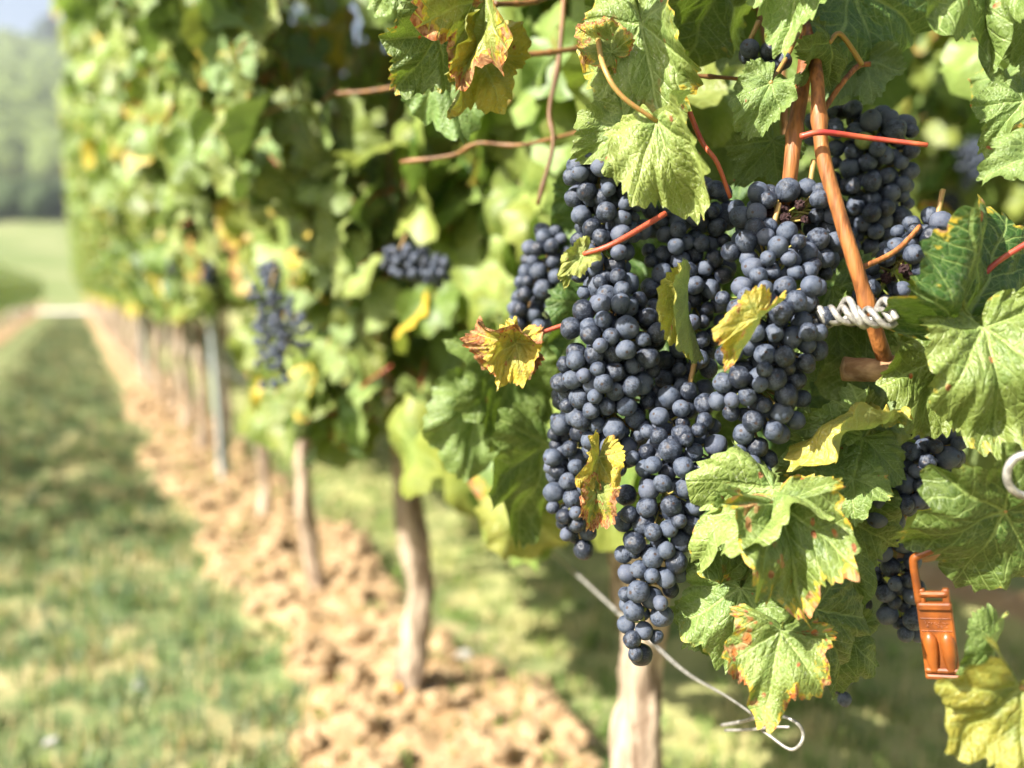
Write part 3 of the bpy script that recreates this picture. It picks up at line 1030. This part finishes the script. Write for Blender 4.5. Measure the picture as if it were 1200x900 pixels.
# canes, old wood and loose stalks of the nearest vine
cg = Geo
cg().add(*tube(spline([at(962, -30, .80), at(948, 40, .78), at(941, 95, .757), at(932, 150, .75), at(925, 215, .75), at(915, 300, .78)], 44), noded(44, .0056, .0060, 17, 1, .25), 12, True, .10, 3)).build('cane', CANE, v1, -o1)
cg().add(*tube(spline([at(944, -30, .80), at(949, 40, .77), at(957, 90, .735), at(963, 175, .725), at(985, 255, .72), at(1010, 335, .718), at(1030, 400, .73), at(1042, 435, .75)], 60), noded(60, .0046, .0060, 23, 4, .3), 12, True, .10, 5)).build('cane', CANE, v1, -o1)
cg().add(*tube(spline([at(1000, 318, .72), at(1040, 300, .73), at(1060, 285, .735), at(1078, 265, .74)], 14), np.linspace(.0024, .0018, 14), 8)).build('cane', CANE, v1, -o1)
cg().add(*tube(spline([at(965, 130, .75), at(985, 100, .755), at(1005, 78, .77), at(1020, 75, .77)], 12), .0022, 8)).build('cane', CANE, v1, -o1)
Geo().add(*tube(spline([at(988, 432, .745), at(1030, 434, .742), at(1062, 432, .745), at(1130, 450, .76), at(1190, 515, .76), at(1260, 560, .76)], 40), np.interp(np.arange(40), [0, 12, 18, 26, 40], [.0090, .0092, .0105, .010, .013]), 14, True, .16, 8)).build('cordon', OLDW, v1, -o1)
Geo().add(*tube(spline([at(1020, 640, .80), at(1060, 650, .80), at(1120, 640, .82)], 12), .008, 10, True, .2, 9)).build('cordon', OLDW, v1, -o1)
Geo().add(*tube(spline([at(938, 160, .715), at(965, 155, .71), at(1020, 162, .71), at(1087, 170, .70)], 16), np.linspace(.0024, .0017, 16), 8)).build('stalk', PETI, v1, -o1)
Geo().add(*tube(spline([at(800, 110, .74), at(822, 165, .74), at(840, 190, .735), at(856, 232, .74)], 14), np.linspace(.0022, .0016, 14), 8)).build('stalk', PETI, v1, -o1)
Geo().add(*tube(spline([at(1140, 340, .69), at(1165, 310, .685), at(1215, 278, .68)], 12), .0021, 8)).build('stalk', PETI, v1, -o1)
for pts, r in (([(662, -20, 1.05), (655, 70, 1.04), (644, 130, 1.04), (648, 170, 1.03), (630, 240, 1.03)], .0026),
               ([(470, 190, 1.15), (530, 182, 1.12), (560, 168, 1.1), (610, 170, 1.08), (690, 152, 1.0)], .0024),
               ([(590, 65, .98), (640, 62, .98), (690, 55, 1.0)], .003),
               ([(395, 110, 1.25), (440, 106, 1.22), (500, 94, 1.18)], .0027),
               ([(775, -10, .76), (770, 20, .755), (776, 40, .76)], .004),
               ([(800, 88, .80), (860, 92, .80), (905, 100, .82)], .0017),
               ([(580, 5, .88), (620, 3, .9), (650, -6, .92)], .0028),
               ([(1060, -30, .85), (1100, -2, .85), (1130, 16, .85)], .0042)):
    Geo().add(*tube(spline([at(*p) for p in pts], 36), noded(36, r, r * .85, 11, int(r * 1e5)), 8, True, .12, 2)).build('cane', CANEB, v1, -o1)
# guided blurred leaves and shoots of the middle vines
def mid_leaf(v, og, j, t, d, roll, c, k):
    P = at(j[0], j[1], d); Y = at(t[0], t[1], d) - P; Ln = np.linalg.norm(Y); Y = nrm(Y)
    cdir = nrm(CAM - P); Z = nrm(cdir - Y * (cdir @ Y)); a = math.radians(roll)
    Z = Z * math.cos(a) + np.cross(Y, Z) * math.sin(a)
    place('leaf', MIDM[k % 10], v, m4(Y, Z, P - og, Ln), c)


def drop_one(v):
    """keep at most 100 leaves as parts: the guided leaf takes the place of the last random one"""
    ks = [o for o in v.children if o.name.split('.')[0] == 'leaf']
    if len(ks) >= 100: bpy.data.objects.remove(ks[99])


for k, (v, og, j, t, d, roll, c) in enumerate((
        (v2, o2, (520, 192), (540, 292), 1.30, -10, (.05, .1, .9, .4)),
        (v2, o2, (440, 330), (452, 418), 1.42, -12, (.1, .05, .9, .2)),
        (v2, o2, (380, 82), (350, 132), 1.45, -15, (.0, .1, 1.0, .6)),
        (v2, o2, (382, 342), (392, 452), 1.45, 30, (.0, .2, .5, .3)),
        (v2, o2, (430, 250), (425, 335), 1.50, -5, (.15, .15, .95, .7)),
        (v2, o2, (480, 110), (470, 160), 1.35, -25, (.0, .0, .9, .1)),
        (v2, o2, (500, 400), (480, 480), 1.35, -20, (.0, .1, .7, .8)),
        (v2, o2, (545, 360), (530, 430), 1.25, 20, (.0, .0, .2, .8)),
        (v2, o2, (410, 440), (385, 500), 1.55, -15, (.0, .1, 1.0, .5)),
        (v2, o2, (590, 560), (570, 640), 1.30, -25, (.1, .4, .9, .5)),
        (v2, o2, (615, 600), (640, 670), 1.25, -20, (.0, .3, .8, .5)))):
    drop_one(v)
    mid_leaf(v, og, j, t, d, roll, c, k)

# ------------------------------------------------------------------ grape bunches
BM = []
for i in range(5):
    V, Q, T = sphere(28, 18)
    o = Vector((i * 9.1, 3, 1))
    k = np.array([1 + .10 * mn.noise(Vector(v) * 1.1 + o) for v in V])
    k = k - .035 * np.exp(-(1 - V[:, 2]) / .02)
    V = V * k[:, None] * np.array([1, 1, (1.06, .96, 1.0, 1.1, .98)[i]])
    BM.append(Geo().add(V, Q, T).mesh('berry', [GRAPE]))
V, Q, T = sphere(28, 18)
k = np.array([.85 + .45 * mn.noise(Vector(v) * 2.2) - .22 * abs(mn.noise(Vector(v) * 4.5)) for v in V])
RM = [Geo().add(V * k[:, None], Q, T).mesh('shrivelled_berry', [RAIS])]
UM = Geo().add(*sphere(20, 12)).mesh('berry', [UNRIPE])
BR = .0079
GB = 'ripe dark grape bunches'


def bunch(label, spine, seed, cap=100, raisin=None, unripe=None, group=GB, br=BR, merged=False, stemtop=None):
    r_ = np.random.default_rng(seed)
    P = np.array([at(x, y, d) for x, y, d, R in spine])
    R = np.array([Rp * d / FPX for x, y, d, Rp in spine])
    seg = np.linalg.norm(np.diff(P, axis=0), axis=1); cum = np.concatenate([[0], np.cumsum(seg)])
    pts, rad, axs = [], [], []
    fails = 0
    while fails < 1300 and len(pts) < 400:
        s = r_.uniform(-.25 * R[0], cum[-1] + .2 * R[-1])
        sc = np.clip(s, 0, cum[-1])
        c = np.array([np.interp(sc, cum, P[:, i]) for i in range(3)]); rr = np.interp(sc, cum, R)
        dv = nrm(r_.normal(size=3))
        b = br * r_.choice([.72, .85, .95, 1.0, 1.06, 1.12, 1.18], p=[.05, .13, .2, .25, .2, .12, .05])
        q = c + dv * max(0, rr - b * .7) * r_.uniform(.45, 1) ** .5
        if pts:
            dd = np.linalg.norm(np.array(pts) - q, axis=1) - (np.array(rad) + b) * .86
            if dd.min() < 0: fails += 1; continue
        pts.append(q); rad.append(b); axs.append(c); fails = 0
    pts, rad, axs = np.array(pts), np.array(rad), np.array(axs)
    if len(pts) > cap:
        sc = (pts - axs) @ FWD
        keep = np.argsort(sc)[:cap]
        pts, rad, axs = pts[keep], rad[keep], axs[keep]
    top = P[0] + np.array([.01, 0, R[0] + .012]) if stemtop is None else at(*stemtop)
    root = empty('grape_bunch', top); tag(root, label, 'grape bunch', group)
    sg = Geo()
    ax = np.vstack([top, P])
    sg.add(*tube(spline(ax, 14) - top, np.linspace(.0022, .0012, 14), 6))
    for q, a, b in zip(pts, axs, rad):
        sg.add(*tube(np.array([a + np.array([0, 0, .004]), (a + q) / 2 + np.array([0, 0, .003]), q]) - top, 0.0009, 4, False))
    sg.build('stem', STEM, root)
    if merged:
        mg = Geo(); V, Q, T = sphere(14, 9)
        for q, b in zip(pts, rad): mg.add(V * b + q - top, Q, T)
        mg.build('berries', GRAPE, root)
        return root
    for i, (q, a, b) in enumerate(zip(pts, axs, rad)):
        out = nrm(q - a + r_.normal(size=3) * .004)
        rz = raisin is not None and math.hypot(proj(q)[0] - raisin[0], proj(q)[1] - raisin[1]) < raisin[2]
        me = RM[0] if rz else BM[i % 5]
        nm = 'shrivelled_berry' if rz else 'berry'
        bb = b * (.62 if rz else 1)
        sp = nrm(r_.normal(size=3))
        o = place(nm, me, root, m4(sp - out * (sp @ out), out, q - top, bb))
        if unripe is not None and i == unripe:
            o.data = UM; o['label'] = 'small green unripe berry'
    return root


bunch('bunch at the upper left of the main mass, top berries sunlit under the pale leaf', [(700, 212, .765, 44), (715, 262, .77, 48), (702, 315, .77, 36)], 1, 80)
bunch('long sunlit bunch at the left front, below the tiny pale leaf', [(722, 345, .765, 38), (718, 395, .76, 66), (706, 450, .765, 62), (722, 512, .775, 46)], 2)
bunch('shaded blue bunch hanging deep between the left and front bunches', [(805, 255, .80, 58), (800, 330, .80, 62), (790, 410, .80, 55), (790, 475, .80, 42)], 3)
bunch('bunch right of the pale leaf with a cluster of reddish shrivelled berries', [(940, 252, .75, 46), (900, 258, .75, 52), (952, 295, .75, 38)], 4, 80, raisin=(925, 258, 26))
bunch('foremost full bunch in the centre, broad top and blunt lower end', [(898, 315, .73, 58), (905, 375, .722, 76), (890, 450, .722, 66), (873, 530, .725, 40)], 5)
bunch('long tapering bunch reaching lowest, its tip beside the wire', [(800, 490, .76, 46), (792, 545, .745, 60), (772, 605, .735, 52), (766, 662, .735, 42), (754, 722, .735, 30), (748, 762, .735, 20)], 6)
bunch('slightly blurred bunch at the lower left edge of the main mass', [(684, 480, .81, 42), (672, 540, .81, 38), (674, 595, .81, 33), (682, 640, .81, 17)], 7, 80)
bunch('blurred bunch set back behind the left edge, above the rusty red leaf', [(645, 290, .94, 30), (630, 340, .94, 36), (622, 378, .94, 26)], 8, 70)
bunch('dark bunch in full shade behind the two orange canes', [(975, 150, .85, 36), (1030, 175, .84, 52), (1012, 235, .85, 58), (1000, 290, .86, 44)], 9, 100, unripe=18)
bunch('bunch with wrinkled berries half hidden behind the rust spotted leaf', [(1092, 272, .77, 32), (1056, 305, .77, 36), (1018, 362, .77, 28)], 10, 70, raisin=(1052, 318, 16))
bunch('dark bunch in the hollow between the yellow leaf and the big dark leaf', [(1092, 535, .755, 42), (1062, 575, .755, 42), (1024, 602, .755, 26)], 11, 70)
bunch('dark narrow bunch hanging beside the orange clip', [(1048, 650, .79, 30), (1052, 695, .79, 32), (1068, 745, .79, 20)], 12, 50)
bunch('small dark bunch high up behind the top leaves', [(876, 62, .77, 20), (905, 78, .77, 24)], 13, 40)
bunch('few dark berries peeping out behind the pale draped leaf', [(850, 620, .80, 20), (858, 690, .80, 14)], 14, 30)
bunch('few dark berries below the dark right side of the lowest leaf', [(1005, 705, .80, 16), (985, 790, .80, 15), (990, 825, .80, 10)], 15, 24)
bunch('blurred bunch lying sideways under leaves left of centre', [(468, 306, 1.42, 22), (512, 318, 1.42, 23)], 16, 60)
bunch('very blurred bunch low on the third vine', [(318, 350, 1.7, 34), (338, 395, 1.7, 44), (325, 440, 1.7, 32)], 17, 60)
bunch('small far blurred bunch above the grey post', [(205, 300, 3.5, 14), (208, 325, 3.5, 10)], 18, 40, merged=True)
bunch('far blurred bunch above the very blurred one on the third vine', [(316, 318, 1.95, 16), (320, 335, 1.95, 12)], 19, 40, merged=True)
bunch('far blurred bunch just right of the small one above the post', [(242, 312, 2.8, 14), (246, 330, 2.8, 10)], 20, 40, merged=True)
bunch('blurred bunch on the row behind, seen through the gap at upper right', [(1135, 185, 2.6, 26), (1130, 215, 2.6, 18)], 21, 60, merged=True)
bunch('pinkish blurred bunch on the row behind beneath the other one', [(1110, 240, 2.7, 18), (1100, 262, 2.7, 14)], 22, 40, merged=True)

# ------------------------------------------------------------------ wires, post, clip
wp = [(.635, 45, .49), (.635, 20, .48), (.635, 8, .48), (.635, 3, .478), (.635, 2.0, .475), (.635, 1.4, .472)]
wp = wp + [tuple(at(*q)) for q in ((735, 727, 1.12), (800, 785, 1.0), (850, 815, .90), (885, 840, .83))]
wp2 = [tuple(at(*q)) for q in ((893, 856, .80), (902, 862, .79), (925, 878, .775), (938, 872, .77), (941, 858, .77), (932, 846, .77), (912, 838, .78), (890, 840, .79), (868, 846, .83), (846, 850, .87))]
wg = Geo()
wg.add(*tube(spline(wp + wp2[:1], 120), np.interp(np.arange(120), [0, 70, 92, 119], [.003, .0022, .0011, .0010]), 7))
wg.add(*tube(spline(wp2, 46), np.linspace(.0013, .0017, 46), 8))
wg.add(*tube(spline([at(850, 856, .86), at(880, 855, .81), at(905, 852, .78), at(925, 852, .77)], 14), .0013, 7))
tag(wg.build('trellis_wire', WIRE), 'thin grey wire running along the row under the canopy to a bent loop', 'wire')

tw = Geo()
A, B_ = at(958, 370, .702), at(1048, 372, .672)
ax = B_ - A; Ld = np.linalg.norm(ax); ax = nrm(ax)
e1 = nrm(UPV - ax * (UPV @ ax)); e2 = np.cross(ax, e1)
px1 = .69 / FPX
for ph, rr, rad in ((0, 9.0, 3.9), (2.1, 9.0, 3.9), (4.2, 9.0, 3.7)):
    t = np.linspace(0, 1, 90)
    an = ph + t * Ld / (44 * px1) * 2 * PI
    wob = rr * px1 * (1 + .15 * np.sin(t * 17 + ph))
    tw.add(*tube(A + np.outer(t * Ld, ax) + np.outer(np.cos(an) * wob, e1) + np.outer(np.sin(an) * wob, e2), rad * px1, 9))
t = np.linspace(0, 1, 110)
an = 1.2 + t * Ld / (42 * px1) * 2 * PI
lr = px1 * (11 + 9 * np.clip(np.cos(an), 0, 1))
tw.add(*tube(A + np.outer(t * Ld + px1 * 5 * np.sin(an), ax) + np.outer(np.cos(an) * lr, e1) + np.outer(np.sin(an) * px1 * 12, e2), 4.1 * px1, 9))
tag(tw.build('twisted_wire', WIRE), 'thick twisted galvanised wire ends in front of the orange cane', 'wire')

rg = Geo()
cpt = [(1203 + 23 * math.cos(a), 557 - 24 * math.sin(a), .615 + .004 * a) for a in np.linspace(.6, 5.6, 14)]
rg.add(*tube(spline([at(*q) for q in [(1240, 520, .62)] + cpt], 50), .0027, 9))
tag(rg.build('wire_loop', WIRE), 'round hook of pale wire at the right edge above the big dark leaf', 'wire')
rg = Geo()
rg.add(*tube(spline([at(*q) for q in ((1187, 408, .69), (1194, 402, .69), (1210, 404, .69), (1230, 415, .69))], 14), .0028, 9))
tag(rg.build('wire_end', WIRE), 'short pale wire end at the right edge behind the sunlit leaf', 'wire')

pg = Geo()
# open galvanised profile
prof = np.array([(-.022, .014), (-.022, -.014), (.022, -.014), (.022, .014), (.017, .014), (.017, -.009), (-.017, -.009), (-.017, .014)])
for k, z in enumerate((-.1, 2.0)):
    pass
V = [(x + lean, y, z) for z, lean in ((-.25, 0), (2.0, -.12)) for x, y in prof]
n = len(prof)
pg.add(V, [(i, (i + 1) % n, n + (i + 1) % n, n + i) for i in range(n)])
pme = pg.mesh('trellis_post', [POST], smooth=False)
for y, lab in ((4.96, 'slim grey galvanised trellis post among the trunks, leaning slightly left'), (10.6, 'second grey trellis post farther down the row, blurred')):
    o = place('trellis_post', pme, None, Matrix.Translation((ROWX - .02, y, 0)) @ Matrix.Rotation(.5, 4, 'Z'))
    tag(o, lab, 'post', 'trellis posts')

# orange plastic clip, built in millimetre-like units then placed
cp = empty('vine_clip', at(1099, 742, .685)); tag(cp, 'orange brown plastic tying clip with two rounded prongs, hanging below the dark leaf', 'clip')
k = .685 / FPX
Y_ = nrm(at(1090, 690, .685) - at(1103, 792, .69))
Zc = nrm(nrm(CAM - at(1099, 742, .685)) + RGT * -.15)
CM = np.array(m4(Y_, Zc, (0, 0, 0), k))[:3, :3]


def rbox(g_, x0, x1, y0, y1, z0, z1, b=2.0):
    """bevelled box"""
    V = []
    for z, ins in ((z0, b), (z0 + b, 0), (z1 - b, 0), (z1, b)):
        c = b
        X0, X1, Y0, Y1 = x0 + ins, x1 - ins, y0 + ins, y1 - ins
        V += [(X0 + c, Y0, z), (X1 - c, Y0, z), (X1, Y0 + c, z), (X1, Y1 - c, z), (X1 - c, Y1, z), (X0 + c, Y1, z), (X0, Y1 - c, z), (X0, Y0 + c, z)]
    Q = []
    for l in range(3):
        for i in range(8): Q.append((l * 8 + i, l * 8 + (i + 1) % 8, l * 8 + 8 + (i + 1) % 8, l * 8 + 8 + i))
    V += [((x0 + x1) / 2, (y0 + y1) / 2, z0), ((x0 + x1) / 2, (y0 + y1) / 2, z1)]
    T = [(32, (i + 1) % 8, i) for i in range(8)] + [(33, 24 + i, 24 + (i + 1) % 8) for i in range(8)]
    g_.add(np.array(V) @ CM.T, Q, T)


bg = Geo()
rbox(bg, -19, 19, -54, 38, -6, 5, 1.6)
rbox(bg, -17.5, 19.5, 30, 38.5, 3, 9, 1.6)
rbox(bg, -16, 17, 44, 51, -4, 6, 2.4)
rbox(bg, -16.5, -8.5, 36, 54, -5, 4, 1.5); rbox(bg, 10, 18, 36, 54, -5, 4, 1.5)
for y0 in (-54, -46.5): rbox(bg, -18.5, 19.5, y0, y0 + 6, 3, 9, 1.8)
for y0 in (4, 19.0): rbox(bg, -17, 17, y0, y0 + 1.1, 4.6, 5.9, .4)
rr_ = np.random.default_rng(3)
for q in range(26):
    x0, y0 = rr_.uniform(-13, 12), rr_.uniform(6.5, 16)
    rbox(bg, x0, x0 + rr_.uniform(1.2, 2.6), y0, y0 + rr_.uniform(1, 2), 4.6, 5.6, .3)
bo = bg.build('body', CLIP, cp, smooth=False)
sg = Geo()
sp = np.array([(-16, 36, 0), (-16.5, 60, 0), (-17, 84, 0), (-14, 92, 0), (-2, 97, -1), (14, 104, -3)])
sv = tube(spline(sp, 24), 5.0, 8)
sg.add(sv[0] * 1.0 @ CM.T, sv[1], sv[2])
sg.build('strap', CLIP, cp)
for cx in (-9.2, 9.4):
    qg = Geo()
    y_ = np.array([3.5, 1.5, -3, -10, -20, -30, -38, -42, -43.5]); r_p = np.array([.8, 4.5, 7.2, 8.4, 8.2, 7.2, 6.0, 5.2, 5.6])
    tv_ = tube(np.stack([np.full(9, cx) + np.linspace(0, 1.4, 9), y_, np.full(9, 5.0)], 1), r_p, 16)
    qg.add(tv_[0] @ CM.T, tv_[1], tv_[2])
    qg.build('prong', CLIP, cp)

# ------------------------------------------------------------------ far country
TREE = None
g = NG('far foliage')
c = g.attr('lv'); nn = g.noise(g.geo('Position'), .9, 3)
TREE = g.out(g.bsdf(g.mix(g.ss(nn, .35, .7), (.05, .07, .03), c), .9, .1))
cl = [lump(70 + i, 12, 9) for i in range(6)]
fw = Geo()
for i in range(3600):
    y = random.uniform(310, 760); x = random.uniform(-.20, .12) * y
    V, Q, T = cl[i % 6]
    s = random.uniform(4.5, 9)
    f = random.uniform(.7, 1.3)
    fw.add(V * np.array([s, s, s * 1.15]) + np.array([x, y, gz(x, y) + s * .6]), Q, T, col=(.15 * f, .19 * f, .05 * f, 1))
for i in range(80):
    y = random.uniform(185, 212); x = random.uniform(-.20, .12) * y
    V, Q, T = cl[i % 6]; s = random.uniform(2, 4.2)
    fw.add(V * np.array([s, s, s]) + np.array([x, y, gz(x, y) + s * .5]), Q, T, col=(.05, .075, .03, 1))
tag(fw.build('far_wood', TREE), kind='stuff')
ct = empty('far_tree', (0, 0, 0)); P = at(62, 108, 560); ct.location = (P[0], P[1], gz(P[0], P[1]))
tag(ct, 'single dark tree standing out on the hazy wooded hillside', 'tree')
V, Q, T = cl[1]
dk = simple('dark tree crown', (.010, .022, .016), (.025, .045, .03), .5, .9, .2, .1)
Geo().add(V * np.array([8, 8, 13]) + np.array([0, 0, 17]), Q, T).build('crown', dk, ct)
Geo().add(*tube([(0, 0, -1), (0, 0, 5), (0, 0, 9)], [.9, .7, .5], 8)).build('trunk', BARK, ct)

# haze: one closed box of even thin air
hz = Geo(); box(hz, -890, 890, -180, 1400, -2, 260)
gh = bpy.data.materials.new('haze'); gh.use_nodes = True
gh.node_tree.nodes.clear()
vo = gh.node_tree.nodes.new('ShaderNodeVolumePrincipled'); vo.inputs['Color'].default_value = (.86, .92, 1.0, 1)
vo.inputs['Density'].default_value = .00042; vo.inputs['Anisotropy'].default_value = .3
og = gh.node_tree.nodes.new('ShaderNodeOutputMaterial'); gh.node_tree.links.new(vo.outputs[0], og.inputs['Volume'])
tag(hz.build('haze', gh, smooth=False), kind='stuff')
